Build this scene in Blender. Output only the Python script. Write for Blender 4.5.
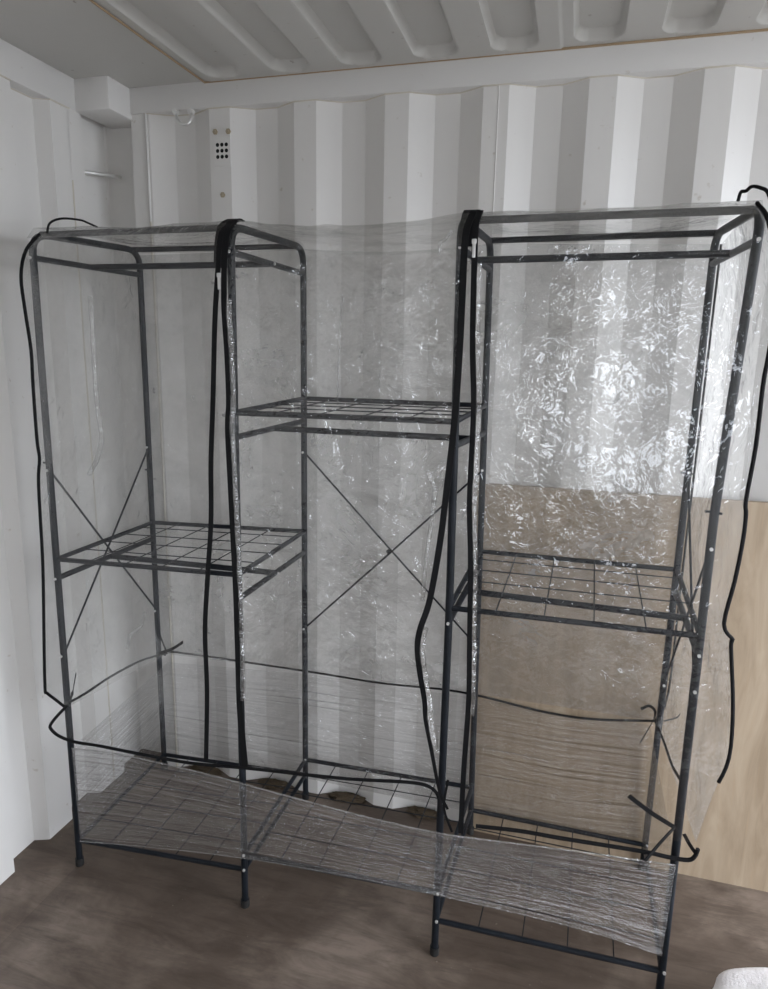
import bpy, bmesh, math, random
from mathutils import Vector, Euler, noise

random.seed(7)
sc = bpy.context.scene
for o in list(bpy.data.objects):
    bpy.data.objects.remove(o)
C = sc.collection

# ------------------------------------------------------------------ camera
CAM = Vector((1.3603, -1.5279, 1.5552))
ROT = Euler((1.36495, -0.018124, 0.27028), 'XYZ')
FPX = 684.23
cam = bpy.data.cameras.new('camera')
cam.sensor_fit = 'VERTICAL'; cam.sensor_height = 24.0
cam.lens = 24.0 * FPX / 989.0
cam.clip_start = 0.02
co = bpy.data.objects.new('camera', cam); C.objects.link(co)
co.location = CAM; co.rotation_euler = ROT
sc.camera = co

# ------------------------------------------------------------------ world, daylight, exposure
SKY = 10.5
w = bpy.data.worlds.new('sky'); sc.world = w; w.use_nodes = True
bg = w.node_tree.nodes['Background']
bg.inputs['Color'].default_value = (0.915, 0.965, 1.05, 1)
bg.inputs['Strength'].default_value = SKY
sc.view_settings.view_transform = 'Standard'
sc.view_settings.look = 'None'
sc.view_settings.exposure = -0.12
sc.view_settings.gamma = 1.0
sc.view_settings.use_curve_mapping = False
sc.cycles.transparent_max_bounces = 24
sc.cycles.max_bounces = 10
sc.cycles.diffuse_bounces = 6
# the open end of the container, where the daylight comes in (light portal for the sky)
DX, DY0, DY1, DZ1 = 3.25, -1.25, 0.42, 2.31
pl = bpy.data.lights.new('door_portal', 'AREA'); pl.shape = 'RECTANGLE'
pl.size = DY1 - DY0; pl.size_y = DZ1; pl.cycles.is_portal = True
po = bpy.data.objects.new('door_portal', pl); C.objects.link(po)
po.location = (DX + 0.03, (DY0 + DY1) / 2, DZ1 / 2); po.rotation_euler = (math.pi / 2, 0, math.pi / 2)

# unseen opening added in the wall behind the camera to give the film glints
WX0, WX1, WZ0, WZ1 = 1.44, 1.80, 0.98, 1.66
pl2 = bpy.data.lights.new('glint_portal', 'AREA'); pl2.shape = 'RECTANGLE'
pl2.size = WX1 - WX0; pl2.size_y = WZ1 - WZ0; pl2.cycles.is_portal = True
po2 = bpy.data.objects.new('glint_portal', pl2); C.objects.link(po2)
po2.location = ((WX0 + WX1) / 2, -1.905, (WZ0 + WZ1) / 2); po2.rotation_euler = (math.pi / 2, 0, 0)

RM = ROT.to_matrix()
def at(px, py, Y):
    d = RM @ Vector(((px - 384) / FPX, -(py - 494.5) / FPX, -1))
    return CAM + d * ((Y - CAM.y) / d.y)
def atz(px, py, Z):
    d = RM @ Vector(((px - 384) / FPX, -(py - 494.5) / FPX, -1))
    return CAM + d * ((Z - CAM.z) / d.z)
def proj(p):
    q = RM.transposed() @ (Vector(p) - CAM)
    return (384 + FPX * q.x / -q.z, 494.5 - FPX * q.y / -q.z)

# ------------------------------------------------------------------ materials
def mat(name, col, rough=0.5, metal=0.0, spec=0.5):
    m = bpy.data.materials.new(name); m.use_nodes = True
    b = m.node_tree.nodes['Principled BSDF']
    b.inputs['Base Color'].default_value = (*col, 1)
    b.inputs['Roughness'].default_value = rough
    b.inputs['Metallic'].default_value = metal
    b.inputs['Specular IOR Level'].default_value = spec
    return m
def nodes(m):
    nt = m.node_tree
    return nt, nt.nodes, nt.links, nt.nodes.get('Principled BSDF')
def tex(nt, kind, scale, detail=4, rough=0.55, vec=None, dist=0.0):
    n = nt.nodes.new('ShaderNodeTexNoise')
    n.inputs['Scale'].default_value = scale; n.inputs['Detail'].default_value = detail
    n.inputs['Roughness'].default_value = rough; n.inputs['Distortion'].default_value = dist
    if kind: n.noise_type = kind
    if vec is not None: nt.links.new(vec, n.inputs['Vector'])
    return n
def coords(nt, scale=(1, 1, 1), out='Object'):
    tc = nt.nodes.new('ShaderNodeTexCoord'); mp = nt.nodes.new('ShaderNodeMapping')
    mp.inputs['Scale'].default_value = scale
    nt.links.new(tc.outputs[out], mp.inputs['Vector'])
    return mp.outputs['Vector']
def ramp(nt, src, stops):
    r = nt.nodes.new('ShaderNodeValToRGB')
    el = r.color_ramp.elements
    while len(el) < len(stops): el.new(0.5)
    for e, (p, c) in zip(el, stops):
        e.position = p; e.color = (*c, 1) if len(c) == 3 else c
    nt.links.new(src, r.inputs['Fac'])
    return r
def mix(nt, fac, a, b, mode='MIX'):
    n = nt.nodes.new('ShaderNodeMix'); n.data_type = 'RGBA'; n.blend_type = mode
    for sock, v in ((n.inputs['Factor'], fac), (n.inputs['A'], a), (n.inputs['B'], b)):
        if hasattr(v, 'is_linked') or hasattr(v, 'node'): nt.links.new(v, sock)
        elif isinstance(v, (int, float)): sock.default_value = v
        else: sock.default_value = (*v, 1)
    return n.outputs['Result']
def bump(nt, height, strength, dist, target=None):
    b = nt.nodes.new('ShaderNodeBump')
    b.inputs['Strength'].default_value = strength; b.inputs['Distance'].default_value = dist
    nt.links.new(height, b.inputs['Height'])
    if target: nt.links.new(b.outputs['Normal'], target)
    return b.outputs['Normal']
G = lambda v: (v, v, v)

def paint(name, col, dirt=(0.42, 0.36, 0.28), rough=0.42, amt=0.5):
    m = mat(name, col, rough)
    nt, N, L, b = nodes(m)
    v = coords(nt)
    big = tex(nt, None, 2.2, 5, 0.6, v)
    r1 = ramp(nt, big.outputs['Fac'], [(0.35, G(0.0)), (0.75, G(amt * 0.4))])
    c = mix(nt, r1.outputs['Color'], col, tuple(x * 0.86 for x in col))
    spots = tex(nt, None, 38, 3, 0.5, v)
    r2 = ramp(nt, spots.outputs['Fac'], [(0.70, G(0.0)), (0.78, G(amt))])
    c = mix(nt, r2.outputs['Color'], c, dirt)
    L.new(c, b.inputs['Base Color'])
    fine = tex(nt, None, 9, 3, 0.5, v)
    bump(nt, fine.outputs['Fac'], 0.12, 0.01, b.inputs['Normal'])
    return m
M = {}
M['wall'] = paint('wall_paint', (0.755, 0.742, 0.722))
M['ceiling'] = paint('ceiling_paint', (0.53, 0.52, 0.495), dirt=(0.18, 0.14, 0.1), amt=0.75)
M['rail'] = paint('rail_paint', (0.735, 0.725, 0.71), amt=0.35)
M['rust'] = paint('rust_sealant', (0.36, 0.26, 0.16), rough=0.8)
M['sealant'] = paint('yellowed_sealant', (0.64, 0.60, 0.52), rough=0.7)
M['dark'] = mat('vent_hole_dark', (0.01, 0.01, 0.01), 0.9)
M['bolt'] = paint('rusty_bolt', (0.42, 0.36, 0.26), rough=0.7)
M['steel'] = mat('zinc_steel', (0.75, 0.75, 0.73), 0.35, 0.6)
M['screw'] = mat('bright_screw', (0.7, 0.7, 0.69), 0.35, 0.5)
M['rubber'] = mat('black_rubber', (0.012, 0.012, 0.012), 0.6)
M['black'] = mat('black_webbing', (0.006, 0.006, 0.007), 0.7, 0.0, 0.2)
nt, N, L, b = nodes(M['black'])
wv = tex(nt, None, 260, 2, 0.5, coords(nt)); bump(nt, wv.outputs['Fac'], 0.3, 0.002, b.inputs['Normal'])

m = mat('dark_powder_coat', (0.028, 0.032, 0.037), 0.48, 0.0, 0.2)
nt, N, L, b = nodes(m); v = coords(nt)
n1 = tex(nt, None, 14, 4, 0.6, v)
L.new(ramp(nt, n1.outputs['Fac'], [(0.3, (0.006, 0.008, 0.011)), (0.75, (0.015, 0.018, 0.024))]).outputs['Color'], b.inputs['Base Color'])
bump(nt, tex(nt, None, 400, 2, 0.5, v).outputs['Fac'], 0.15, 0.001, b.inputs['Normal'])
M['frame'] = m

# floor: worn dark plywood
m = mat('worn_floor_ply', (0.1, 0.08, 0.07), 0.5)
nt, N, L, b = nodes(m); v = coords(nt)
n1 = tex(nt, None, 1.7, 6, 0.62, v, 0.4)
c = ramp(nt, n1.outputs['Fac'], [(0.30, (0.090, 0.065, 0.049)), (0.5, (0.138, 0.104, 0.081)), (0.66, (0.28, 0.225, 0.185))]).outputs['Color']
n2 = tex(nt, None, 7, 6, 0.7, coords(nt, (0.6, 2.2, 1)), 0.6)
c = mix(nt, ramp(nt, n2.outputs['Fac'], [(0.42, G(0.0)), (0.72, G(0.75))]).outputs['Color'], c, (0.050, 0.034, 0.024))
n3 = tex(nt, None, 60, 3, 0.6, v)
c = mix(nt, ramp(nt, n3.outputs['Fac'], [(0.70, G(0.0)), (0.76, G(0.8))]).outputs['Color'], c, (0.30, 0.27, 0.23))
n4 = tex(nt, None, 26, 4, 0.6, coords(nt, (0.25, 3.0, 1)))
c = mix(nt, ramp(nt, n4.outputs['Fac'], [(0.55, G(0.0)), (0.75, G(0.35))]).outputs['Color'], c, (0.03, 0.022, 0.017))
bk = nt.nodes.new('ShaderNodeTexBrick'); L.new(coords(nt, (1, 1, 1)), bk.inputs['Vector'])
for nm_, val in (('Scale', 1.0), ('Mortar Size', 0.002), ('Brick Width', 1.22), ('Row Height', 0.61), ('Bias', 0.0)): bk.inputs[nm_].default_value = val
bk.inputs['Color1'].default_value = (0.80, 0.79, 0.78, 1); bk.inputs['Color2'].default_value = (1.16, 1.15, 1.14, 1); bk.inputs['Mortar'].default_value = (0.82, 0.80, 0.78, 1)
c = mix(nt, 1.0, c, bk.outputs['Color'], 'MULTIPLY')
L.new(c, b.inputs['Base Color'])
L.new(ramp(nt, n1.outputs['Fac'], [(0.3, G(0.62)), (0.8, G(0.42))]).outputs['Color'], b.inputs['Roughness'])
bump(nt, n2.outputs['Fac'], 0.25, 0.006, b.inputs['Normal'])
M['floor'] = m

# plywood sheet
m = mat('birch_plywood', (0.6, 0.45, 0.3), 0.6)
nt, N, L, b = nodes(m)
g = tex(nt, None, 5.0, 6, 0.6, coords(nt, (4.5, 1, 0.55)), 1.2)
c = ramp(nt, g.outputs['Fac'], [(0.32, (0.26, 0.195, 0.128)), (0.52, (0.325, 0.25, 0.172)), (0.74, (0.39, 0.31, 0.22))]).outputs['Color']
g2 = tex(nt, None, 60, 3, 0.6, coords(nt, (3, 1, 0.14)))
c = mix(nt, ramp(nt, g2.outputs['Fac'], [(0.55, G(0.0)), (0.8, G(0.5))]).outputs['Color'], c, (0.36, 0.25, 0.15))
L.new(c, b.inputs['Base Color'])
M['ply'] = m

def schlick(nt, nrm, gloss):
    N, L = nt.nodes, nt.links
    ge = N.new('ShaderNodeNewGeometry')
    dt = N.new('ShaderNodeVectorMath'); dt.operation = 'DOT_PRODUCT'
    L.new(ge.outputs['Incoming'], dt.inputs[0]); L.new(nrm, dt.inputs[1])
    ab = N.new('ShaderNodeMath'); ab.operation = 'ABSOLUTE'; L.new(dt.outputs['Value'], ab.inputs[0])
    om = N.new('ShaderNodeMath'); om.operation = 'SUBTRACT'; om.use_clamp = True
    om.inputs[0].default_value = 1.0; L.new(ab.outputs[0], om.inputs[1])
    pw = N.new('ShaderNodeMath'); pw.operation = 'POWER'; L.new(om.outputs[0], pw.inputs[0]); pw.inputs[1].default_value = 5.0
    ma = N.new('ShaderNodeMath'); ma.operation = 'MULTIPLY_ADD'; ma.use_clamp = True
    L.new(pw.outputs[0], ma.inputs[0]); ma.inputs[1].default_value = 0.55; ma.inputs[2].default_value = 0.04 * gloss
    return ma.outputs[0]
def film(name, crumple=0.5, haze=0.06, scale=7.0, gloss=2.0, rough=0.06, zc=None, zr=0.5):
    m = bpy.data.materials.new(name); m.use_nodes = True
    nt = m.node_tree; N, L = nt.nodes, nt.links
    N.clear()
    out = N.new('ShaderNodeOutputMaterial')
    v = coords(nt)
    a = tex(nt, 'RIDGED_MULTIFRACTAL', scale * 1.5, 4, 0.5, v, 0.9)
    bb = tex(nt, None, scale * 0.7, 2, 0.5, v, 0.6)
    cfine = tex(nt, None, scale * 4.5, 2, 0.5, v, 1.2)
    h = N.new('ShaderNodeMath'); h.operation = 'MULTIPLY_ADD'
    L.new(bb.outputs['Fac'], h.inputs[0]); h.inputs[1].default_value = 1.0
    hs = N.new('ShaderNodeMath'); hs.operation = 'MULTIPLY'; L.new(a.outputs['Fac'], hs.inputs[0]); hs.inputs[1].default_value = 0.30
    L.new(hs.outputs[0], h.inputs[2])
    h2 = N.new('ShaderNodeMath'); h2.operation = 'MULTIPLY_ADD'
    L.new(cfine.outputs['Fac'], h2.inputs[0]); h2.inputs[1].default_value = 0.34
    L.new(h.outputs[0], h2.inputs[2])
    # how crumpled the sheet is changes from place to place
    cr = ramp(nt, tex(nt, None, 2.6, 3, 0.5, v, 0.4).outputs['Fac'], [(0.36, G(0.30)), (0.62, G(1.0))]).outputs['Color']
    if zc is not None:
        sp = N.new('ShaderNodeSeparateXYZ'); L.new(v, sp.inputs[0])
        mr = N.new('ShaderNodeMapRange'); mr.interpolation_type = 'SMOOTHSTEP'
        df = N.new('ShaderNodeMath'); df.operation = 'SUBTRACT'; L.new(sp.outputs['Z'], df.inputs[0]); df.inputs[1].default_value = zc
        ab_ = N.new('ShaderNodeMath'); ab_.operation = 'ABSOLUTE'; L.new(df.outputs[0], ab_.inputs[0])
        L.new(ab_.outputs[0], mr.inputs['Value']); mr.inputs['From Min'].default_value = 0.15; mr.inputs['From Max'].default_value = zr
        mr.inputs['To Min'].default_value = 1.0; mr.inputs['To Max'].default_value = 0.22
        cm = N.new('ShaderNodeMath'); cm.operation = 'MULTIPLY'; L.new(cr, cm.inputs[0]); L.new(mr.outputs[0], cm.inputs[1]); cr = cm.outputs[0]
    hm = N.new('ShaderNodeMath'); hm.operation = 'MULTIPLY'; L.new(h2.outputs[0], hm.inputs[0]); L.new(cr, hm.inputs[1])
    nrm = bump(nt, hm.outputs[0], 1.0, 0.035 * crumple)
    fac = schlick(nt, nrm, gloss)
    gl = N.new('ShaderNodeBsdfGlossy'); gl.inputs['Roughness'].default_value = rough
    L.new(nrm, gl.inputs['Normal'])
    tr = N.new('ShaderNodeBsdfTransparent'); tr.inputs['Color'].default_value = (0.965, 0.965, 0.96, 1)
    di = N.new('ShaderNodeBsdfDiffuse'); di.inputs['Color'].default_value = (0.78, 0.78, 0.775, 1)
    tl = N.new('ShaderNodeBsdfTranslucent'); tl.inputs['Color'].default_value = (0.78, 0.78, 0.775, 1)
    L.new(nrm, di.inputs['Normal'])
    md = N.new('ShaderNodeMixShader'); md.inputs[0].default_value = 0.5
    L.new(di.outputs[0], md.inputs[1]); L.new(tl.outputs[0], md.inputs[2])
    hz = ramp(nt, tex(nt, None, 5, 5, 0.65, v, 0.5).outputs['Fac'], [(0.35, G(haze * 0.55)), (0.75, G(haze * 1.7))])
    m1 = N.new('ShaderNodeMixShader'); L.new(hz.outputs['Color'], m1.inputs[0])
    L.new(tr.outputs[0], m1.inputs[1]); L.new(md.outputs[0], m1.inputs[2])
    m2 = N.new('ShaderNodeMixShader'); L.new(fac, m2.inputs[0])
    L.new(m1.outputs[0], m2.inputs[1]); L.new(gl.outputs[0], m2.inputs[2])
    L.new(m2.outputs[0], out.inputs['Surface'])
    return m
M['film'] = film('clear_film', 0.55, 0.008, gloss=1.4)
M['film_middle'] = film('clear_film_middle', 1.5, 0.012, gloss=2.4)
M['film_back'] = film('clear_film_back', 1.5, 0.25, 6.0, 2.6)
M['film_crumpled'] = film('clear_film_crumpled', 2.1, 0.25, 8.5, 3.2, 0.04, 0.98, 0.50)
M['film_side'] = film('clear_film_side', 1.0, 0.17, 6.0, 1.7)
M['film_fold'] = film('clear_film_fold', 1.2, 0.10, 14.0, 5.0, 0.10)

def wrapfilm(name):
    m = bpy.data.materials.new(name); m.use_nodes = True
    nt = m.node_tree; N, L = nt.nodes, nt.links
    N.clear()
    out = N.new('ShaderNodeOutputMaterial')
    v = coords(nt, (0.9, 110, 1), 'UV')
    st = tex(nt, None, 1.0, 5, 0.65, v, 0.15)
    v2 = coords(nt, (1.6, 75, 1), 'UV')
    s2 = tex(nt, 'RIDGED_MULTIFRACTAL', 1.0, 4, 0.6, v2, 0.5)
    ad = N.new('ShaderNodeMath'); ad.operation = 'ADD'
    L.new(st.outputs['Fac'], ad.inputs[0]); L.new(s2.outputs['Fac'], ad.inputs[1])
    nrm = bump(nt, ad.outputs[0], 1.0, 0.014)
    fac = schlick(nt, nrm, 4.0)
    gl = N.new('ShaderNodeBsdfGlossy'); gl.inputs['Roughness'].default_value = 0.07
    L.new(nrm, gl.inputs['Normal'])
    tr = N.new('ShaderNodeBsdfTransparent'); tr.inputs['Color'].default_value = (0.955, 0.955, 0.955, 1)
    di = N.new('ShaderNodeBsdfDiffuse'); di.inputs['Color'].default_value = (0.8, 0.8, 0.8, 1)
    tl = N.new('ShaderNodeBsdfTranslucent'); tl.inputs['Color'].default_value = (0.8, 0.8, 0.8, 1)
    md = N.new('ShaderNodeMixShader'); L.new(di.outputs[0], md.inputs[1]); L.new(tl.outputs[0], md.inputs[2])
    hz = ramp(nt, st.outputs['Fac'], [(0.50, G(0.012)), (0.61, G(0.055)), (0.71, G(0.45))])
    m1 = N.new('ShaderNodeMixShader'); L.new(hz.outputs['Color'], m1.inputs[0])
    L.new(tr.outputs[0], m1.inputs[1]); L.new(md.outputs[0], m1.inputs[2])
    m2 = N.new('ShaderNodeMixShader'); L.new(fac, m2.inputs[0])
    L.new(m1.outputs[0], m2.inputs[1]); L.new(gl.outputs[0], m2.inputs[2])
    L.new(m2.outputs[0], out.inputs['Surface'])
    return m
M['wrap'] = wrapfilm('stretch_film')
M['dirt'] = paint('brown_dirt_and_shade', (0.075, 0.054, 0.032), rough=0.95)  # dirt brown, darkened to carry the shadow in the wall hollows
m = mat('white_cloth', (0.85, 0.82, 0.82), 0.9); M['cloth'] = m
nt, N, L, b = nodes(m); bump(nt, tex(nt, None, 40, 5, 0.7, coords(nt)).outputs['Fac'], 0.6, 0.01, b.inputs['Normal'])
M['ground'] = paint('outside_concrete', (0.16, 0.155, 0.145), rough=0.9)

# ------------------------------------------------------------------ mesh helpers
ORG = {}
def obj(name, bm, material, parent=None, smooth=True):
    me = bpy.data.meshes.new(name)
    bmesh.ops.recalc_face_normals(bm, faces=bm.faces)
    org = ORG[parent.name] if parent else Vector((0, 0, 0))
    if org.length: bmesh.ops.translate(bm, verts=bm.verts, vec=-org)
    bm.to_mesh(me); bm.free()
    me.materials.append(material)
    if smooth:
        for p in me.polygons: p.use_smooth = True
        try: me.set_sharp_from_angle(angle=math.radians(38))
        except Exception: pass
    o = bpy.data.objects.new(name, me); C.objects.link(o)
    if parent: o.parent = parent
    ORG[o.name] = org
    return o
def empty(name, loc, label, cat, group=None):
    o = bpy.data.objects.new(name, None); C.objects.link(o)
    o.location = loc; o.empty_display_size = 0.1
    ORG[o.name] = Vector(loc)
    return tag(o, label, cat, group)
def tag(o, label, cat, group=None):
    o['label'] = label; o['category'] = cat
    if group: o['group'] = group
    return o
def struct(o):
    o['kind'] = 'structure'; return o
def settle(o):
    """move a parentless mesh's origin to its base centre"""
    me = o.data
    xs = [v.co for v in me.vertices]
    c = Vector(((min(v.x for v in xs) + max(v.x for v in xs)) / 2, (min(v.y for v in xs) + max(v.y for v in xs)) / 2, min(v.z for v in xs)))
    for v in me.vertices: v.co -= c
    o.location = c
    return o
def box(bm, lo, hi, bev=0.0):
    x0, y0, z0 = lo; x1, y1, z1 = hi
    vs = [bm.verts.new(p) for p in ((x0, y0, z0), (x1, y0, z0), (x1, y1, z0), (x0, y1, z0), (x0, y0, z1), (x1, y0, z1), (x1, y1, z1), (x0, y1, z1))]
    fs = [bm.faces.new([vs[i] for i in f]) for f in ((0, 3, 2, 1), (4, 5, 6, 7), (0, 1, 5, 4), (1, 2, 6, 5), (2, 3, 7, 6), (3, 0, 4, 7))]
    if bev:
        es = {e for f in fs for e in f.edges}
        bmesh.ops.bevel(bm, geom=list(es), offset=bev, segments=2, affect='EDGES', profile=0.5)
def spline(pts, n=6):
    pts = [Vector(p) for p in pts]
    if len(pts) < 3: return pts
    P = [2 * pts[0] - pts[1]] + pts + [2 * pts[-1] - pts[-2]]
    out = []
    for i in range(1, len(P) - 2):
        a, b_, c, d = P[i - 1:i + 3]
        for k in range(n):
            t = k / n
            out.append(0.5 * ((2 * b_) + (c - a) * t + (2 * a - 5 * b_ + 4 * c - d) * t * t + (3 * b_ - a - 3 * c + d) * t ** 3))
    out.append(pts[-1])
    return out
def tube(bm, pts, r, seg=10, cap=True, closed=False):
    pts = [Vector(p) for p in pts]
    n = len(pts)
    T = []
    for i in range(n):
        if closed: t = pts[(i + 1) % n] - pts[i - 1]
        else: t = pts[min(i + 1, n - 1)] - pts[max(i - 1, 0)]
        T.append(t.normalized())
    up = Vector((0, 0, 1)) if abs(T[0].z) < 0.9 else Vector((1, 0, 0))
    u = T[0].cross(up).normalized()
    rings = []
    for i in range(n):
        u = (u - T[i] * u.dot(T[i])).normalized()
        vv = T[i].cross(u)
        rings.append([bm.verts.new(pts[i] + (u * math.cos(2 * math.pi * k / seg) + vv * math.sin(2 * math.pi * k / seg)) * r) for k in range(seg)])
    for i in range(n if closed else n - 1):
        a, b_ = rings[i], rings[(i + 1) % n]
        for k in range(seg):
            bm.faces.new((a[k], a[(k + 1) % seg], b_[(k + 1) % seg], b_[k]))
    if cap and not closed:
        bm.faces.new(rings[0][::-1]); bm.faces.new(rings[-1])
def rod(name, pts, r, material, parent=None, seg=10):
    bm = bmesh.new(); tube(bm, pts, r, seg); return obj(name, bm, material, parent)
def ribbon(bm, pts, width, thick, wide=None):
    """flat strap along pts, its width across 'wide'"""
    pts = [Vector(p) for p in pts]; n = len(pts); rings = []
    for i, p in enumerate(pts):
        t = (pts[min(i + 1, n - 1)] - pts[max(i - 1, 0)]).normalized()
        wv_ = Vector(wide(i / (n - 1)) if wide else (1, 0, 0))
        wv_ = (wv_ - t * wv_.dot(t)).normalized(); nv = t.cross(wv_)
        wd = width(i / (n - 1)) if callable(width) else width
        rings.append([bm.verts.new(p + wv_ * sx * wd / 2 + nv * sy * thick / 2) for sx, sy in ((-1, -1), (1, -1), (1, 1), (-1, 1))])
    for a, b_ in zip(rings, rings[1:]):
        for k in range(4): bm.faces.new((a[k], a[(k + 1) % 4], b_[(k + 1) % 4], b_[k]))
    bm.faces.new(rings[0][::-1]); bm.faces.new(rings[-1])
def resample(pts, n):
    pts = [Vector(p) for p in pts]
    d = [0]
    for a, b_ in zip(pts, pts[1:]): d.append(d[-1] + (b_ - a).length)
    out = []; j = 0
    for i in range(n):
        s = d[-1] * i / (n - 1)
        while j < len(d) - 2 and d[j + 1] < s: j += 1
        seg = d[j + 1] - d[j]
        out.append(pts[j].lerp(pts[j + 1], (s - d[j]) / seg if seg else 0))
    return out
def sheet(name, A, B, nu, nv, amp, material, parent, seed=0.0, freq=5.0, sag=None):
    """film between edge curve A and edge curve B"""
    A = resample(A, nv); B = resample(B, nv)
    bm = bmesh.new(); uvl = bm.loops.layers.uv.new('UVMap')
    P = [[A[j].lerp(B[j], i / (nu - 1)) for i in range(nu)] for j in range(nv)]
    if sag:
        for j in range(nv):
            for i in range(nu): P[j][i] = P[j][i] + Vector(sag(i / (nu - 1), j / (nv - 1)))
    V = []
    for j in range(nv):
        row = []
        for i in range(nu):
            du = P[j][min(i + 1, nu - 1)] - P[j][max(i - 1, 0)]
            dv = P[min(j + 1, nv - 1)][i] - P[max(j - 1, 0)][i]
            n = du.cross(dv); n = n.normalized() if n.length else Vector((0, 1, 0))
            s, t = i / (nu - 1), j / (nv - 1)
            fade = min(1, 6 * s, 6 * (1 - s)) * min(1, 8 * t + 0.1, 8 * (1 - t) + 0.25)
            q = P[j][i] * freq + Vector((seed, seed * 1.7, 0))
            row.append(bm.verts.new(P[j][i] + n * amp * fade * (noise.noise(q) + 0.5 * noise.noise(q * 2.3))))
        V.append(row)
    L0 = [0]
    for i in range(nu - 1): L0.append(L0[-1] + (P[nv // 2][i + 1] - P[nv // 2][i]).length)
    for j in range(nv - 1):
        for i in range(nu - 1):
            f = bm.faces.new((V[j][i], V[j][i + 1], V[j + 1][i + 1], V[j + 1][i]))
            for l, (a, b_) in zip(f.loops, ((i, j), (i + 1, j), (i + 1, j + 1), (i, j + 1))):
                l[uvl].uv = (L0[a], (P[b_][nu // 2] - P[0][nu // 2]).length)
    return obj(name, bm, material, parent)

# ------------------------------------------------------------------ the container
WI, WO = 0.517, 0.553          # back wall: ridges toward the room, hollows away from it
LI, LO = -0.163, -0.208        # left wall
XR, YF = DX, -1.83
def profile(start, end, edge, seg):
    """corrugation breakpoints: edge = where a ridge ends, seg = (slope, hollow, slope, ridge)"""
    pitch = sum(seg); k = math.floor((start - edge) / pitch) - 1
    pts = []
    while edge + k * pitch < end + pitch:
        x = edge + k * pitch
        for dx, lv in ((0, 0), (seg[0], 1), (seg[0] + seg[1], 1), (seg[0] + seg[1] + seg[2], 0)):
            pts.append((x + dx, lv))
        k += 1
    out = []
    def lev(x):
        for (a, la), (b_, lb) in zip(pts, pts[1:]):
            if a <= x <= b_: return la + (lb - la) * (x - a) / (b_ - a)
        return 0
    out.append((start, lev(start)))
    out += [p for p in pts if start < p[0] < end]
    out.append((end, lev(end)))
    return out
PB = profile(0.004, XR, 0.298, (0.068, 0.072, 0.068, 0.070))
PLW = profile(YF, 0.380, 0.155, (0.018, 0.110, 0.018, 0.104))
def corrugated(name, pts, z0, z1):
    bm = bmesh.new()
    lo = [bm.verts.new((x, y, z0)) for x, y in pts]; hi = [bm.verts.new((x, y, z1)) for x, y in pts]
    for i in range(len(pts) - 1): bm.faces.new((lo[i], lo[i + 1], hi[i + 1], hi[i]))
    return bm
# back wall
pb = [(x, WI + (WO - WI) * l) for x, l in PB]
bm = corrugated('wall_back', pb, 0, 2.30)
box(bm, (-0.30, 0.62, -0.05), (XR + 0.1, 0.66, 2.42))
struct(obj('wall_back', bm, M['wall'], smooth=False))
# left wall
plw = [(LI + (LO - LI) * l, y) for y, l in PLW]
bm = corrugated('wall_left', plw, 0, 2.30)
box(bm, (-0.34, YF - 0.05, -0.05), (-0.30, 0.66, 2.42))
struct(obj('wall_left', bm, M['wall'], smooth=False))
# wall behind the camera, wall at the open end (around the doorway)
bm = bmesh.new()
box(bm, (-0.34, YF - 0.06, -0.05), (WX0, YF, 2.42)); box(bm, (WX1, YF - 0.06, -0.05), (XR + 0.1, YF, 2.42))
box(bm, (WX0, YF - 0.06, -0.05), (WX1, YF, WZ0)); box(bm, (WX0, YF - 0.06, WZ1), (WX1, YF, 2.42))
struct(obj('wall_front', bm, M['wall'], smooth=False))
bm = bmesh.new()
box(bm, (XR, YF, 0), (XR + 0.06, DY0, 2.40)); box(bm, (XR, DY1, 0), (XR + 0.06, 0.66, 2.40)); box(bm, (XR, DY0, DZ1), (XR + 0.06, DY1, 2.40))
struct(obj('wall_right', bm, M['wall'], smooth=False))
# floor
bm = bmesh.new(); box(bm, (-0.30, YF, -0.06), (XR + 0.06, 0.62, 0.0))
struct(obj('floor', bm, M['floor'], smooth=False))
bm = bmesh.new(); box(bm, (XR + 0.06, -12, -0.5), (25, 12, -0.25)); box(bm, (-12, -25, -0.5), (XR + 0.06, YF - 0.06, -0.25))
struct(obj('ground', bm, M['ground'], smooth=False))
# ceiling: pressed roof panels, hollows pressed upwards and rounded at their ends
CZ = 2.338
def roof_h(x, y):
    k = math.floor((x - 0.252) / 0.2085)
    if k < 0: return 0.0
    x0 = 0.252 + k * 0.2085
    wdt = 0.122; cx, hx = x0 + wdt / 2, wdt / 2
    y0, y1 = YF + 0.08, 0.487
    cy, hy = (y0 + y1) / 2, (y1 - y0) / 2
    r = 0.045
    qx, qy = abs(x - cx) - (hx - r), abs(y - cy) - (hy - r)
    d = math.hypot(max(qx, 0), max(qy, 0)) + min(max(qx, qy), 0) - r
    t = min(1, max(0, -d / 0.012))
    t = 0.75 * t + 0.25 * t * t * (3 - 2 * t)
    return 0.025 * t
xs = [-0.30, 0.0, 0.21, 0.245] + [0.25 + 0.004 * i for i in range(int((XR - 0.25) / 0.004) + 1)] + [XR + 0.05]
ys = [YF + 0.0, YF + 0.075] + [YF + 0.08 + 0.008 * i for i in range(14)] + [-1.2, -0.6, 0.0, 0.3] + [0.40 + 0.006 * i for i in range(16)] + [0.62]
bm = bmesh.new()
g = [[bm.verts.new((x, y, CZ + roof_h(x, y) + (0.004 if x < 0.215 else 0) + (0.003 if x > 1.262 else 0))) for x in xs] for y in ys]
for j in range(len(ys) - 1):
    for i in range(len(xs) - 1): bm.faces.new((g[j][i], g[j][i + 1], g[j + 1][i + 1], g[j + 1][i]))
box(bm, (-0.34, YF - 0.06, 2.42), (XR + 0.1, 0.66, 2.46))
struct(obj('ceiling', bm, M['ceiling']))
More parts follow.
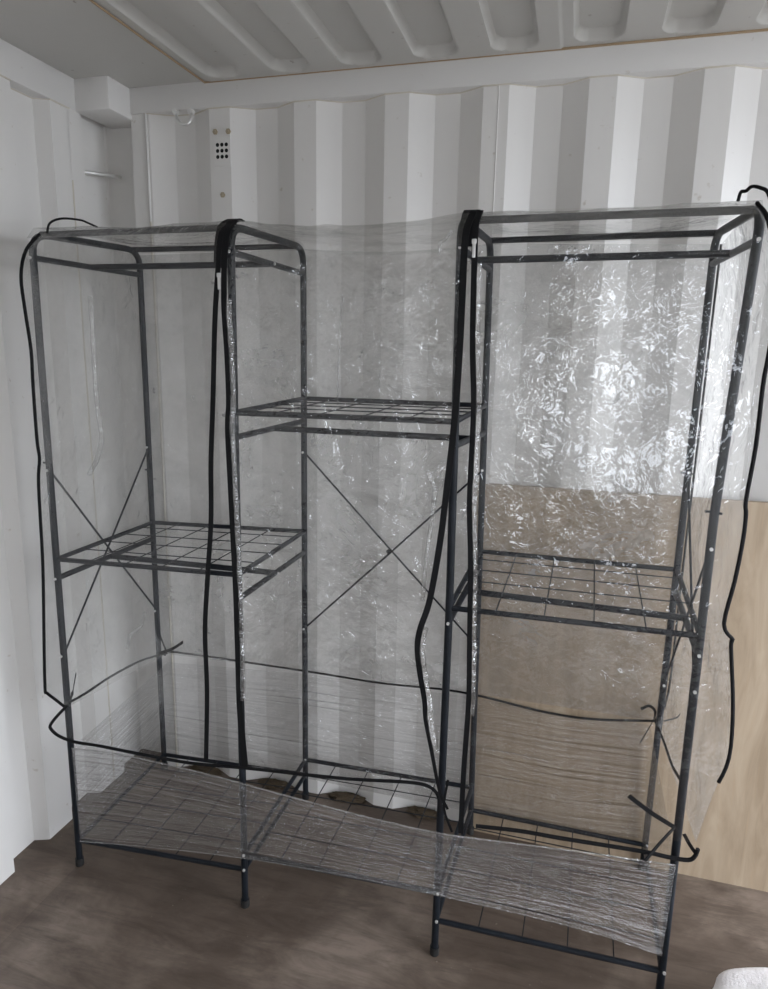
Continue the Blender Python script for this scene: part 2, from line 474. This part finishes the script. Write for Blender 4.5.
# top rails, corner block, corner post, seams
bm = bmesh.new(); box(bm, (-0.045, 0.512, 2.268), (XR, 0.60, CZ + 0.012), 0.004)
struct(obj('trim_1', bm, M['rail']))
bm = bmesh.new(); box(bm, (-0.29, YF, 2.252), (LI + 0.003, 0.43, CZ + 0.008), 0.004)
struct(obj('trim_2', bm, M['rail']))
bm = bmesh.new(); box(bm, (-0.168, 0.408, 2.252), (-0.042, 0.60, CZ + 0.008), 0.006)
struct(obj('trim_3', bm, M['rail']))
bm = bmesh.new()                                            # corner post: a deep angle section with two lips
pp = [(LI + 0.0015, 0.372), (LI + 0.0015, 0.432), (-0.19, 0.437), (-0.19, 0.575), (-0.185, 0.58), (-0.052, 0.58), (-0.046, 0.575), (-0.046, 0.517), (0.010, 0.517), (0.022, 0.530)]
lo = [bm.verts.new((x, y, 0)) for x, y in pp]; hi = [bm.verts.new((x, y, 2.30)) for x, y in pp]
for i in range(len(pp) - 1): bm.faces.new((lo[i], lo[i + 1], hi[i + 1], hi[i]))
struct(obj('trim_4', bm, M['wall'], smooth=False))
def seam(name, pts, r, mt):
    bm = bmesh.new(); tube(bm, pts, r, 6); return struct(obj(name, bm, mt))
seam('trim_5', [(0.217, YF, CZ), (0.217, 0.2, CZ), (0.221, 0.512, CZ)], 0.0028, M['rust'])
seam('trim_6', [(0.221, 0.511, CZ + 0.001), (XR, 0.511, CZ + 0.001)], 0.0035, M['rust'])
seam('trim_7', [(x, y - 0.001, 2.268) for x, y in pb], 0.0028, M['sealant'])
seam('trim_8', [(0.010, 0.515, 0), (0.010, 0.515, 1.95)], 0.003, M['sealant'])
seam('trim_9', [(0.010, 0.515, 1.95), (0.010, 0.515, 2.268)], 0.0034, M['rail'])
seam('trim_10', [(LI + 0.001, 0.374, 0), (LI + 0.001, 0.374, 2.05)], 0.0025, M['sealant'])
seam('trim_11', [(x + 0.001, y, 2.252) for x, y in plw], 0.0025, M['sealant'])
xs_ = 0.298 + 0.278 * 3 - 0.028
seam('trim_12', [(xs_, WI - 0.0005, 0), (xs_, WI - 0.0005, 2.268)], 0.0016, M['rail'])

# ------------------------------------------------------------------ small wall fittings
vx, vz = 0.264, 2.150
VENT = at(222.5, 151, WI)
bm = bmesh.new(); 
box(bm, (VENT.x - 0.029, WI - 0.003, VENT.z - 0.045), (VENT.x + 0.029, WI - 0.0005, VENT.z + 0.045), 0.001)
vent = empty('air_vent', (VENT.x, WI, VENT.z - 0.045), 'small white wall vent with nine black holes above the rack', 'vent')
obj('vent_plate', bm, M['wall'], vent, smooth=False)
for i in range(3):
    for j in range(3):
        bm = bmesh.new()
        c = Vector((VENT.x + (i - 1) * 0.0148, WI - 0.0034, VENT.z + (j - 1) * 0.0170))
        bmesh.ops.create_circle(bm, cap_ends=True, radius=0.0056, segments=16)
        for v_ in bm.verts: v_.co = Vector((v_.co.x, 0, v_.co.y)) + c
        ex = bmesh.ops.extrude_face_region(bm, geom=bm.faces[:])
        for e in ex['geom']:
            if isinstance(e, bmesh.types.BMVert): e.co.y += 0.002
        obj('vent_hole', bm, M['dark'], vent)
def bolt(px, py, label):
    c = at(px, py, WI)
    bm = bmesh.new()
    tube(bm, [c + Vector((0, 0.001, 0)), c + Vector((0, -0.004, 0))], 0.0085, 6)
    tube(bm, [c + Vector((0, -0.003, 0)), c + Vector((0, -0.009, 0))], 0.0045, 10)
    tag(obj('rusty_bolt', bm, M['bolt']), label, 'bolt', 'rusty bolts around the wall vent')
bolt(215.5, 132, 'rusty bolt above the vent, the left one of the pair')
bolt(228.5, 131.5, 'rusty bolt above the vent, the right one of the pair')
bolt(223, 195, 'single rusty bolt low under the vent')
# lashing ring under the back rail
rp = spline([at(176, 114, 0.508), at(177.5, 120, 0.490), at(182, 124, 0.480), at(188, 123, 0.480), at(191.5, 117, 0.492), at(191, 112, 0.508)], 6)
bm = bmesh.new(); tube(bm, rp, 0.0048, 8)
ring = empty('lashing_ring', (rp[0].x, 0.51, 2.24), 'small white steel lashing ring welded under the back rail', 'ring')
obj('ring', bm, M['steel'], ring)
for px in (176, 191):
    c = at(px, 112.5, 0.506); bm = bmesh.new(); tube(bm, [c + Vector((0, 0.010, 0.004)), c + Vector((0, -0.008, 0))], 0.0085, 8)
    obj('weld_stub', bm, M['rail'], ring)
# lashing bar across the corner post
bm = bmesh.new(); a = Vector((-0.188, 0.452, 0)); b_ = Vector((-0.055, 0.576, 0))
a = at(81, 172, 0.445); b_ = at(120, 177.5, 0.576)
tube(bm, [a, a.lerp(b_, 0.12) + Vector((0.004, -0.004, 0)), a.lerp(b_, 0.88) + Vector((0.004, -0.004, 0)), b_], 0.0065, 10)
tag(settle(obj('lashing_bar', bm, M['steel'])), 'short pale steel bar across the hollow corner post', 'bar')

# ------------------------------------------------------------------ plywood sheet leaning on the back wall
bm = bmesh.new()
x0, x1 = 1.098, 2.318
f = [(x0 + 0.022, 0.4880, 0.0), (x1, 0.470, 0.0), (x1, 0.4955, 1.172), (x0, 0.4985, 1.172)]
fr = [bm.verts.new(p) for p in f]; bk = [bm.verts.new((p[0], p[1] + 0.018, p[2])) for p in f]
bm.faces.new(fr); bm.faces.new(bk[::-1])
for i in range(4): bm.faces.new((fr[i], bk[i], bk[(i + 1) % 4], fr[(i + 1) % 4]))
tag(settle(obj('plywood_sheet', bm, M['ply'], smooth=False)), 'pale brown plywood sheet leaning on the white wall behind the rack', 'plywood')

# ------------------------------------------------------------------ the rack
# post centre lines: foot, (bow), side-rail joint at z = 1.779
ZR, ZT, ZF = 1.779, 1.852, 1.839
POST = {
    'F1': [(0.002, -0.013, 0.0), (-0.024, 0.030, ZR)],
    'F2': [(0.559, -0.014, 0.0), (0.554, 0.013, ZR)],
    'F3': [(1.109, -0.016, 0.0), (1.108, 0.010, 0.95), (1.099, 0.024, ZR)],
    'F4': [(1.664, -0.008, 0.0), (1.660, 0.0, 1.25), (1.679, 0.006, ZR)],
    'B1': [(-0.030, 0.492, 0.0), (0.005, 0.450, ZR)],
    'B2': [(0.544, 0.482, 0.0), (0.555, 0.462, ZR)],
    'B3': [(1.131, 0.474, 0.0), (1.112, 0.440, ZR)],
    'B4': [(1.668, 0.466, 0.0), (1.667, 0.405, ZR)],
}
def post(n, z):
    p = POST[n]
    for a, b_ in zip(p, p[1:]):
        if z <= b_[2] or b_ is p[-1]:
            t = (z - a[2]) / (b_[2] - a[2])
            return Vector((a[0] + (b_[0] - a[0]) * t, a[1] + (b_[1] - a[1]) * t, z))
def pz(n, py):
    """height on a post that is seen at image row py"""
    lo_, hi_ = -0.1, 1.9
    for _ in range(40):
        mid = (lo_ + hi_) / 2
        if proj(post(n, mid))[1] > py: lo_ = mid
        else: hi_ = mid
    return (lo_ + hi_) / 2
RP, RR, RS, RW = 0.0095, 0.0080, 0.0070, 0.0017
rack = empty('garment_rack', (0.83, 0.23, 0.0), 'tall black tube metal garment rack with three bays and wire shelves under clear plastic', 'rack')
def arch(k):
    F, B = 'F%d' % k, 'B%d' % k
    pf = [post(F, 0.012 + (ZF - 0.062) * i / 16) for i in range(17)]
    pbk = [post(B, 0.012 + (ZT - 0.062) * i / 16) for i in range(17)]
    tf, tb = post(F, ZF), post(B, ZT)
    dirn = (tb - tf).normalized(); r = 0.060
    bend = lambda c, a, e: [c.lerp(a, 0) * 0 + (a * (1 - t) ** 2 + c * 2 * t * (1 - t) + e * t ** 2) for t in (0.15, 0.3, 0.45, 0.6, 0.75, 0.9)]
    pts = pf + bend(tf, pf[-1], tf + dirn * r) + [tf + dirn * r, tf.lerp(tb, 0.5), tb - dirn * r] + bend(tb, tb - dirn * r, pbk[-1]) + pbk[::-1]
    bm = bmesh.new(); tube(bm, pts, RP, 12)
    o = obj('side_frame', bm, M['frame'], rack)
    for n in (F, B):
        q = post(n, 0); bm = bmesh.new()
        tube(bm, [q, q + Vector((0, 0, 0.006)), q + Vector((0, 0, 0.022))], 0.0125, 12)
        obj('foot_cap', bm, M['rubber'], o)
    return o
ARCH = {k: arch(k) for k in (1, 2, 3, 4)}
def screw(k, p, d=(0, -1, 0)):
    p = Vector(p); d = Vector(d).normalized(); bm = bmesh.new()
    tube(bm, [p, p + d * 0.002, p + d * 0.0038], 0.0038, 8)
    obj('screw', bm, M['screw'], ARCH[k])
def side_rail(k, yf, yb, z=None):
    F, B = 'F%d' % k, 'B%d' % k
    a = post(F, z if z else pz(F, yf)); b_ = post(B, z if z else pz(B, yb))
    rod('side_rail', [a, a.lerp(b_, 0.5), b_], RR, M['frame'], ARCH[k])
    screw(k, a + Vector((0, -RP, 0)))
    return a, b_
top = {k: side_rail(k, *v) for k, v in {1: (258, 275), 2: (252, 273.5), 3: (248, 270), 4: (240, 264)}.items()}
lft = {k: side_rail(k, *v) for k, v in {1: (578, 538.5), 2: (599, 552)}.items()}
mid = {k: side_rail(k, *v) for k, v in {2: (437.5, 421), 3: (446, 433)}.items()}
rgt = {3: side_rail(3, 622, 566), 4: side_rail(4, 654, 590)}
def span(name, a, b_, r=RR):
    rod(name, [a, a.lerp(b_, 0.5), b_], r, M['frame'], rack)
for d, (k1, k2) in ((top, (1, 2)), (top, (3, 4)), (lft, (1, 2)), (mid, (2, 3)), (rgt, (3, 4))):
    a = d[k1][0].lerp(d[k1][1], 0.5); b_ = d[k2][0].lerp(d[k2][1], 0.5)
    span('hanging_rod', a, b_, 0.0085)
    screw(k1, a + Vector((-RR, 0, 0.0)), (-1, 0, 0)); screw(k2, b_ + Vector((RR, 0, 0)), (1, 0, 0))
for k1, k2 in ((1, 2), (3, 4)):
    for f_ in (0.075, 0.925):
        a = post('F%d' % k1, ZF).lerp(post('B%d' % k1, ZT), f_); b_ = post('F%d' % k2, ZF).lerp(post('B%d' % k2, ZT), f_)
        span('top_rail', a, b_)
def shelf(kl, kr, rows, n=4):
    """wire shelf: image rows of its front-left, front-right, back-left and back-right corners at the posts"""
    fl, frr, bl, br = [post(nm, pz(nm, r)) for nm, r in zip(('F%d' % kl, 'F%d' % kr, 'B%d' % kl, 'B%d' % kr), rows)]
    # the sheet is one flat rectangle: fit a plane through the corners
    e = (fl.z - frr.z - bl.z + br.z) / 4
    fl.z -= e; br.z -= e; frr.z += e; bl.z += e
    bm = bmesh.new()
    for a, b_ in ((fl, frr), (bl, br), (fl, bl), (frr, br)): tube(bm, [a, a.lerp(b_, 0.5), b_], RS, 8)
    o = obj('wire_shelf', bm, M['frame'], rack)
    bm = bmesh.new()
    up = Vector((0, 0, 0.004))
    for i in range(1, n + 1):
        t = i / (n + 1)
        tube(bm, [fl.lerp(frr, t) + up, bl.lerp(br, t) + up], RW, 5)
        tube(bm, [fl.lerp(bl, t) + up * 1.5, frr.lerp(br, t) + up * 1.5], RW, 5)
    obj('wire_grid', bm, M['frame'], o)
    return fl, frr, bl, br
shelf(1, 2, (561, 573, 521, 533))
shelf(2, 3, (412, 422.5, 399, 405))
shelf(3, 4, (607, 637, 552, 569))
S1 = shelf(1, 2, (838, 871, 756, 773))
S2 = shelf(2, 3, (854, 893, 760, 787))
S3 = shelf(3, 4, (920, 971, 810, 845))
for k, pnt in ((2, S1[1]), (2, S2[0]), (3, S2[1]), (4, S3[1]), (2, S2[2]), (4, S3[3]), (3, S3[0])):
    screw(k, pnt + Vector((0.004, -RP, 0.006)))
def brace(n1, y1, n2, y2):
    a, b_ = post(n1, pz(n1, y1)), post(n2, pz(n2, y2))
    rod('cross_brace', [a, a.lerp(b_, 0.5) + Vector((0, 0.0, -0.002)), b_], 0.0030, M['frame'], rack, 8)
    for n, p in ((n1, a), (n2, b_)):
        screw(int(n[1]), p + Vector((0, -RP, 0)))
    return a, b_
brace('F1', 470, 'B1', 610); brace('B1', 447, 'F1', 655)
c1 = brace('B2', 452, 'B3', 646); c2 = brace('B2', 628, 'B3', 470)
brace('B4', 472, 'F4', 690); brace('F4', 548, 'B4', 684)
ctr = (c1[0] + c1[1] + c2[0] + c2[1]) / 4
bm = bmesh.new(); tube(bm, [ctr + Vector((0, 0.006, 0)), ctr + Vector((0, -0.006, 0))], 0.0065, 10)
obj('brace_joint', bm, M['frame'], rack)
for n, y in (('B4', 473), ('F4', 512), ('F1', 463), ('B1', 470)):      # short hooked brackets on the posts
    p = post(n, pz(n, y)); s = 1 if n == 'B4' else -1
    rod('bracket', [p + Vector((-0.018, 0, 0)), p, p + Vector((0.014, -0.006, -0.002))], 0.0028, M['frame'], rack, 6)

# ------------------------------------------------------------------ clear plastic cover over the rack
cov = empty('rack_cover', (0.83, 0.23, 0.22), 'clear crinkled plastic cover with black zip edges draped over the garment rack', 'cover')
FY = -0.034
def curve(px, Y=FY):
    return [at(p[0], p[1], (p[2] if len(p) > 2 else Y)) for p in px]
pipeL = spline(curve([(40, 234, 0.02), (26, 250, 0.0), (21, 276), (25, 310), (31, 350), (33, 385), (37, 440), (39.5, 459), (38.5, 484), (42.5, 557), (43.5, 600), (44, 640), (45, 688), (47, 693), (56, 700), (66, 708, -0.026)]), 4)
hemL = curve([(70, 703, -0.026), (59, 714), (51, 724), (51, 729), (59, 736), (75, 742), (100, 746), (140, 754), (190, 763), (245, 768), (300, 774), (350, 779), (405, 782), (428, 786), (438, 796), (440, 812)])
pipeR = spline(curve([(757, 203, 0.0), (768, 220), (776, 270), (772, 330), (768, 358), (763, 385), (756, 445), (746, 500), (746, 514), (743, 540), (735, 580), (724, 624), (733, 640), (731, 646), (733, 707), (729, 758), (715, 790), (703, 822), (696, 842)]), 4)
hemR = curve([(476, 826), (520, 831), (560, 838), (640, 851), (668, 857), (688, 860), (695, 856), (698, 849)])
hemB = [at(165, 655, 0.470), at(175, 652, 0.497), at(305, 671, 0.494), at(380, 683, 0.492), at(440, 689, 0.489), at(480, 696, 0.485), at(540, 711, 0.482), at(590, 719, 0.478), at(655, 721, 0.474)]
hemSideL = [at(70, 702, -0.020), at(86, 693, 0.06), at(110, 677, 0.2), at(140, 661, 0.36), at(163, 654, 0.470)]
bpL = [post('B1', z) + Vector((-0.012, 0.014, 0)) for z in (1.84, 1.6, 1.4, 1.2, 0.9, 0.6)] + [at(167, 654, 0.490)]
bpR = [post('B4', z) + Vector((0.016, 0.006, 0)) for z in (1.83, 1.6, 1.4, 1.2, 0.9, 0.6)] + [at(655, 721, 0.474)]
backTop = lambda n: post(n, ZT + 0.004) + Vector((0, 0.014, 0))
zipA = spline(curve([(232, 222, -0.005), (222, 236), (219, 270), (216, 320), (214, 400), (212, 460), (212, 520), (209, 570), (206, 630), (208, 690), (207, 760)]), 5)
zipB = spline(curve([(236, 221, 0.005), (227, 238), (225, 300), (228, 350), (230, 400), (229, 430), (232, 490), (234, 530), (237, 590), (239, 650), (241, 710), (246, 766)]), 5)
zipC = spline(curve([(474, 212, 0.0), (466, 235), (463, 290), (460, 350), (455, 420), (447, 490), (440, 545), (430, 600), (421, 627), (418, 645), (420, 670), (425, 700), (426, 718), (432, 750), (440, 790), (448, 808)]), 5)
zipD = spline(curve([(481, 211, 0.0), (476, 230), (474, 290), (473, 350), (474, 410), (470, 500), (471, 560), (470, 640), (469, 700), (464, 770), (461, 832)]), 5)
# film panels
def front(name, A, B, material, seed, amp=0.010, sag=None):
    return sheet(name, A, B, 26, 60, amp, material, cov, seed, 6.0, sag)
pL = pipeL + hemL[3:5]
front('front_panel', pL, zipA, M['film'], 1.0)
dip = lambda s, t: (0, 0, -0.045 * math.sin(math.pi * s) * max(0, 1 - t * 6) * 0.4)
zC = zipC[:]
front('front_panel', zipB, zC, M['film_middle'], 5.0, 0.012, dip)
front('front_panel', zipD, pipeR, M['film'], 9.0, 0.010)
def cut(name, zt=None): return [post(name, z) + Vector((0, 0.0125, 0)) for z in (1.85, 1.6, 1.3, 1.0, 0.7)]
mB2 = cut('B2') + [at(305, 671, 0.494)]
mB3 = cut('B3') + [at(472, 693, 0.486)]
sheet('back_panel', bpL, mB2, 24, 56, 0.006, M['film_back'], cov, 2.0, 6.0)
sheet('back_panel', mB2, mB3, 24, 56, 0.006, M['film_back'], cov, 3.0, 6.0, lambda s, t: (0, 0, -0.014 * math.sin(math.pi * s) * max(0, 1 - t * 6)))
sheet('back_panel', mB3, bpR, 24, 56, 0.005, M['film_crumpled'], cov, 4.0, 6.0)
sheet('side_panel', pipeL, bpL, 20, 56, 0.008, M['film_side'], cov, 6.0, 6.0)
sheet('side_panel', pipeR, bpR, 20, 56, 0.014, M['film_side'], cov, 7.0, 6.0)
def topcurve(k, dx=0.0):
    F, B = 'F%d' % k, 'B%d' % k
    a, b_ = post(F, ZF + 0.0145), post(B, ZT + 0.0145)
    a = a + Vector((dx, -0.004, 0)); b_ = b_ + Vector((dx, 0.01, 0))
    return [a + Vector((0, -0.014, -0.03)), a + Vector((0, 0.012, 0)), a.lerp(b_, 0.5), b_ - Vector((0, 0.015, 0)), b_ + Vector((0, 0.004, -0.02))]
sheet('top_panel', topcurve(1), topcurve(2), 30, 24, 0.008, M['film_side'], cov, 8.0, 9.0, lambda s, t: (0, 0, -0.016 * math.sin(math.pi * s) * math.sin(math.pi * t)))
sheet('top_panel', topcurve(2), topcurve(3), 30, 24, 0.008, M['film'], cov, 11.0, 9.0, lambda s, t: (0, 0, -0.020 * math.sin(math.pi * s)))
sheet('top_panel', topcurve(3), topcurve(4), 30, 24, 0.008, M['film_side'], cov, 12.0, 9.0, lambda s, t: (0, 0, -0.016 * math.sin(math.pi * s) * math.sin(math.pi * t)))
# black zip tapes
def strap(name, pts, wd, wide=None, thick=0.0022):
    bm = bmesh.new(); ribbon(bm, [Vector(p) + Vector((0, -0.005, 0)) for p in pts], wd, thick, wide); return obj(name, bm, M['black'], cov)
def over(k, dx, pts):
    a = post('F%d' % k, ZT + 0.016); b_ = post('B%d' % k, ZT + 0.016)
    e = a.lerp(b_, 0.10) + Vector((dx, 0, 0))
    return [e, a.lerp(b_, 0.05) + Vector((dx, 0, 0.001))] + pts
zA = strap('zip_tape', zipA, 0.0125)
strap('zip_tape', zipB, lambda t: 0.017 if t < 0.12 else 0.013 + 0.005 * t)
strap('zip_tape', zipC, lambda t: 0.0145 - 0.008 * max(0, t - 0.62) / 0.38)
zD = strap('zip_tape', zipD, 0.0125)
strap('top_binding', spline([post('F2', ZF - 0.10) + Vector((-0.008, -0.038, 0)), post('F2', ZF - 0.045) + Vector((-0.006, -0.034, 0)), post('F2', ZF - 0.005) + Vector((-0.004, -0.018, 0)), post('F2', ZF + 0.016) + Vector((0, 0.02, 0)), post('F2', ZF + 0.0165) + Vector((0, 0.05, 0))], 5), 0.030)
strap('top_binding', spline([post('F3', ZF - 0.065) + Vector((0.020, -0.046, 0)), post('F3', ZF - 0.035) + Vector((0.021, -0.042, 0)), post('F3', ZF - 0.005) + Vector((0.021, -0.024, 0)), post('F3', ZF + 0.017) + Vector((0.021, 0.01, 0)), post('F3', ZF + 0.0165) + Vector((0.021, 0.03, 0))], 5), 0.034)
def puller(px, py, par):
    p = at(px, py, FY - 0.008); bm = bmesh.new()
    box(bm, (p.x - 0.0035, p.y - 0.0015, p.z - 0.019), (p.x + 0.0035, p.y + 0.0015, p.z + 0.012), 0.0012)
    box(bm, (p.x - 0.005, p.y - 0.002, p.z + 0.008), (p.x + 0.005, p.y + 0.004, p.z + 0.018), 0.0012)
    obj('zip_puller', bm, M['screw'], par)
puller(219, 281, zA); puller(474, 248, zD)
# rolled folds of film beside the zip tapes
def fold(pts, r, dx):
    P_ = [Vector(p) + Vector((dx, -0.004 + 0.003 * noise.noise(Vector(p) * 9), 0)) for p in resample(pts, 50)]
    bm = bmesh.new(); tube(bm, P_, r, 10)
    for v_ in bm.verts: v_.co += Vector((0.0018 * noise.noise(v_.co * 60), 0.0018 * noise.noise(v_.co * 60 + Vector((9, 0, 0))), 0))
    obj('film_fold', bm, M['film_fold'], cov)
fold(curve([(91, 296), (94, 340), (96, 378), (99, 410), (103, 440), (98, 460), (90, 474)], 0.2), 0.0070, 0)
fold(curve([(146, 612), (142, 626), (131, 634), (128, 648)], 0.33), 0.0055, 0)
fold(curve([(343, 296), (341, 330), (338, 380), (338, 405)], 0.462), 0.0030, 0)
fold(curve([(428, 470), (436, 490), (432, 520), (426, 560), (423, 600)], -0.03), 0.0050, 0)
fold(curve([(452, 231), (445, 240), (440, 243), (439, 254)], -0.03), 0.0030, 0)
fold(zipB[10:50], 0.0065, 0.011)
fold(zipD[8:42], 0.0055, 0.010)
fold(zipC[40:66], 0.0070, 0.012)
# piping cords
rod('piping', pipeL, 0.0042, M['black'], cov, 8)
rod('piping', pipeR[:-9], 0.0042, M['black'], cov, 8)
rod('piping', spline(bpL, 4), 0.0030, M['black'], cov, 8)
rod('piping', spline(bpR, 4), 0.0030, M['black'], cov, 8)
rod('piping', spline([at(47, 233, 0.02), at(50, 223, 0.02), at(62, 218.5, 0.05), at(80, 220, 0.12), at(88, 223, 0.16), at(97, 227, 0.2)], 5), 0.0028, M['black'], cov, 8)
rod('piping', spline([at(738, 201, 0.03), at(741, 192, 0.02), at(746, 191, 0.01), at(752, 186.5, 0.0), at(761, 188, -0.01), at(768, 193, -0.02), at(774, 215, -0.03)], 5), 0.0034, M['black'], cov, 8)
rod('hem_binding', spline(hemL, 4), 0.0045, M['black'], cov, 8)
rod('hem_binding', spline(hemR, 4), 0.0048, M['black'], cov, 8)
rod('hem_binding', spline(hemB, 4), 0.0038, M['black'], cov, 8)
rod('hem_binding', spline(hemSideL, 4), 0.0038, M['black'], cov, 8)
rod('hem_binding', spline([at(655, 721, 0.474), at(664, 742, 0.33), at(672, 765, 0.18), at(681, 781, 0.03)], 4), 0.0034, M['black'], cov, 8)
def tie(px, wd=0.010):
    bm = bmesh.new(); ribbon(bm, spline([at(*p) for p in px], 4), wd, 0.002, lambda t: (0.3, 0, 1)); obj('tie_strap', bm, M['black'], cov)
tie([(76, 673, -0.02), (73, 690, -0.03), (70, 702, -0.028)])
tie([(183, 642, 0.40), (172, 649, 0.44), (160, 653, 0.475)])
tie([(641, 709, 0.44), (650, 706, 0.44), (655, 716, 0.448), (640, 743, 0.40)], 0.008)
tie([(664, 721, 0.44), (676, 718, 0.38), (680, 714, 0.36)], 0.004)
tie([(629, 796, -0.06), (650, 812, -0.045), (674, 827, -0.026)])
tie([(645, 861, -0.05), (660, 843, -0.04), (675, 827, -0.026)])
tie([(684, 834, -0.028), (690, 845, -0.032), (697, 855, -0.034)], 0.008)
tie([(452, 832, -0.03), (444, 808, -0.034), (448, 780, -0.034)], 0.006)

# ------------------------------------------------------------------ stretch film round the foot of the rack
wt = [(72, 748), (120, 754), (200, 772), (278, 793), (360, 815), (440, 833), (540, 846), (600, 854), (676, 865)]
wb = [(80, 841), (120, 844), (200, 852), (278, 863), (360, 878), (440, 895), (540, 918), (600, 934), (662, 955)]
topc = [at(x, y, -0.029) for x, y in wt]; botc = [at(x, y, -0.029) for x, y in wb]
bt = [(650, 725, 0.482), (560, 714, 0.486), (470, 697, 0.489), (305, 674, 0.496), (168, 662, 0.503)]
bb_ = [(641, 838, 0.478), (560, 828, 0.482), (470, 812, 0.486), (305, 778, 0.492), (163, 748, 0.500)]
T_ = [Vector((topc[0].x + 0.0, -0.015, topc[0].z))] + topc + [at(*p) for p in bt]
B_ = [Vector((botc[0].x + 0.0, -0.015, botc[0].z))] + botc + [at(*p) for p in bb_]
ls = lambda pts: resample(pts, 2)
bm = bmesh.new(); uvl = bm.loops.layers.uv.new('UVMap')
TT, BB = [], []
loopT, loopB = topc + [at(*p) for p in bt] + [topc[0]], botc + [at(*p) for p in bb_] + [botc[0]]
for i in range(len(loopT) - 1):
    n = max(2, int((loopT[i + 1] - loopT[i]).length / 0.02))
    for k in range(n):
        TT.append(loopT[i].lerp(loopT[i + 1], k / n)); BB.append(loopB[i].lerp(loopB[i + 1], k / n))
nv = 22; V = []; u = 0; U = []
for i in range(len(TT)):
    if i: u += (TT[i] - TT[i - 1]).length
    U.append(u); col = []
    t_ = (TT[(i + 1) % len(TT)] - TT[i - 1]); nrm = Vector((t_.y, -t_.x, 0)).normalized()
    for j in range(nv):
        p = BB[i].lerp(TT[i], j / (nv - 1))
        q = Vector((p.x * 2, p.y * 2, p.z * 34))
        col.append(bm.verts.new(p + nrm * 0.0016 * noise.noise(q)))
    V.append(col)
for i in range(len(TT)):
    i2 = (i + 1) % len(TT)
    for j in range(nv - 1):
        f = bm.faces.new((V[i][j], V[i2][j], V[i2][j + 1], V[i][j + 1]))
        for l, (a, b_) in zip(f.loops, ((i, j), (i + 1, j), (i + 1, j + 1), (i, j + 1))):
            l[uvl].uv = (U[a] if a < len(U) else u + 0.02, b_ * 0.22 / (nv - 1))
wrap = settle(obj('stretch_wrap', bm, M['wrap']))
ORG[wrap.name] = wrap.location.copy()
rod('rolled_edge', [p + Vector((0, -0.002, 0)) for p in spline(topc, 4)], 0.0022, M['film_fold'], wrap, 8)
rod('rolled_edge', [p + Vector((0, -0.002, 0)) for p in spline(botc, 4)], 0.0012, M['film_fold'], wrap, 8)
tag(wrap, 'band of clear stretch film wound around the foot of the rack', 'plastic wrap')

# ------------------------------------------------------------------ dirt plus painted shade in the hollows at the wall foot, white bundle
for i, (px, py, s, lab) in enumerate(((190, 772, 1.0, 'brown dirt and painted shade at the wall foot behind the left bay, nearer the corner'), (268, 786, 0.9, 'brown dirt and painted shade at the wall foot behind the right end of left bay'),
                         (345, 802, 1.0, 'brown dirt and painted shade at the wall foot behind the middle bay, left one'), (420, 818, 0.9, 'brown dirt and painted shade at the wall foot behind the middle bay, right one'))):
    c = atz(px, py, 0); hx = 0.128 + 0.278 * round((c.x - 0.128) / 0.278)
    bm = bmesh.new(); bmesh.ops.create_icosphere(bm, subdivisions=4, radius=1)
    for v_ in bm.verts:
        d = v_.co.copy(); r = 1 + 0.45 * noise.noise(d * 3 + Vector((i * 5, 0, 0))) + 0.2 * noise.noise(d * 9)
        v_.co = Vector((hx + d.x * 0.062 * r * s, 0.522 + d.y * 0.024 * r, max(0.0, d.z * 0.016 * r * s)))
    tag(settle(obj('dirt_and_shade_heap', bm, M['dirt'])), lab, 'dirt', 'heaps of dirt and painted shade along the back wall')
bm = bmesh.new(); bmesh.ops.create_icosphere(bm, subdivisions=5, radius=1)
c = atz(822, 1048, 0.12); c.z = 0
for v_ in bm.verts:
    d = v_.co.copy(); r = 1 + 0.16 * noise.noise(d * 1.6) + 0.03 * noise.noise(d * 4)
    v_.co = c + Vector((d.x * 0.24 * r, d.y * 0.17 * r, max(0.0, 0.10 + d.z * 0.10 * r)))
tag(settle(obj('cloth_bundle', bm, M['cloth'])), 'soft white bundle on the floor at the bottom right corner', 'bundle')
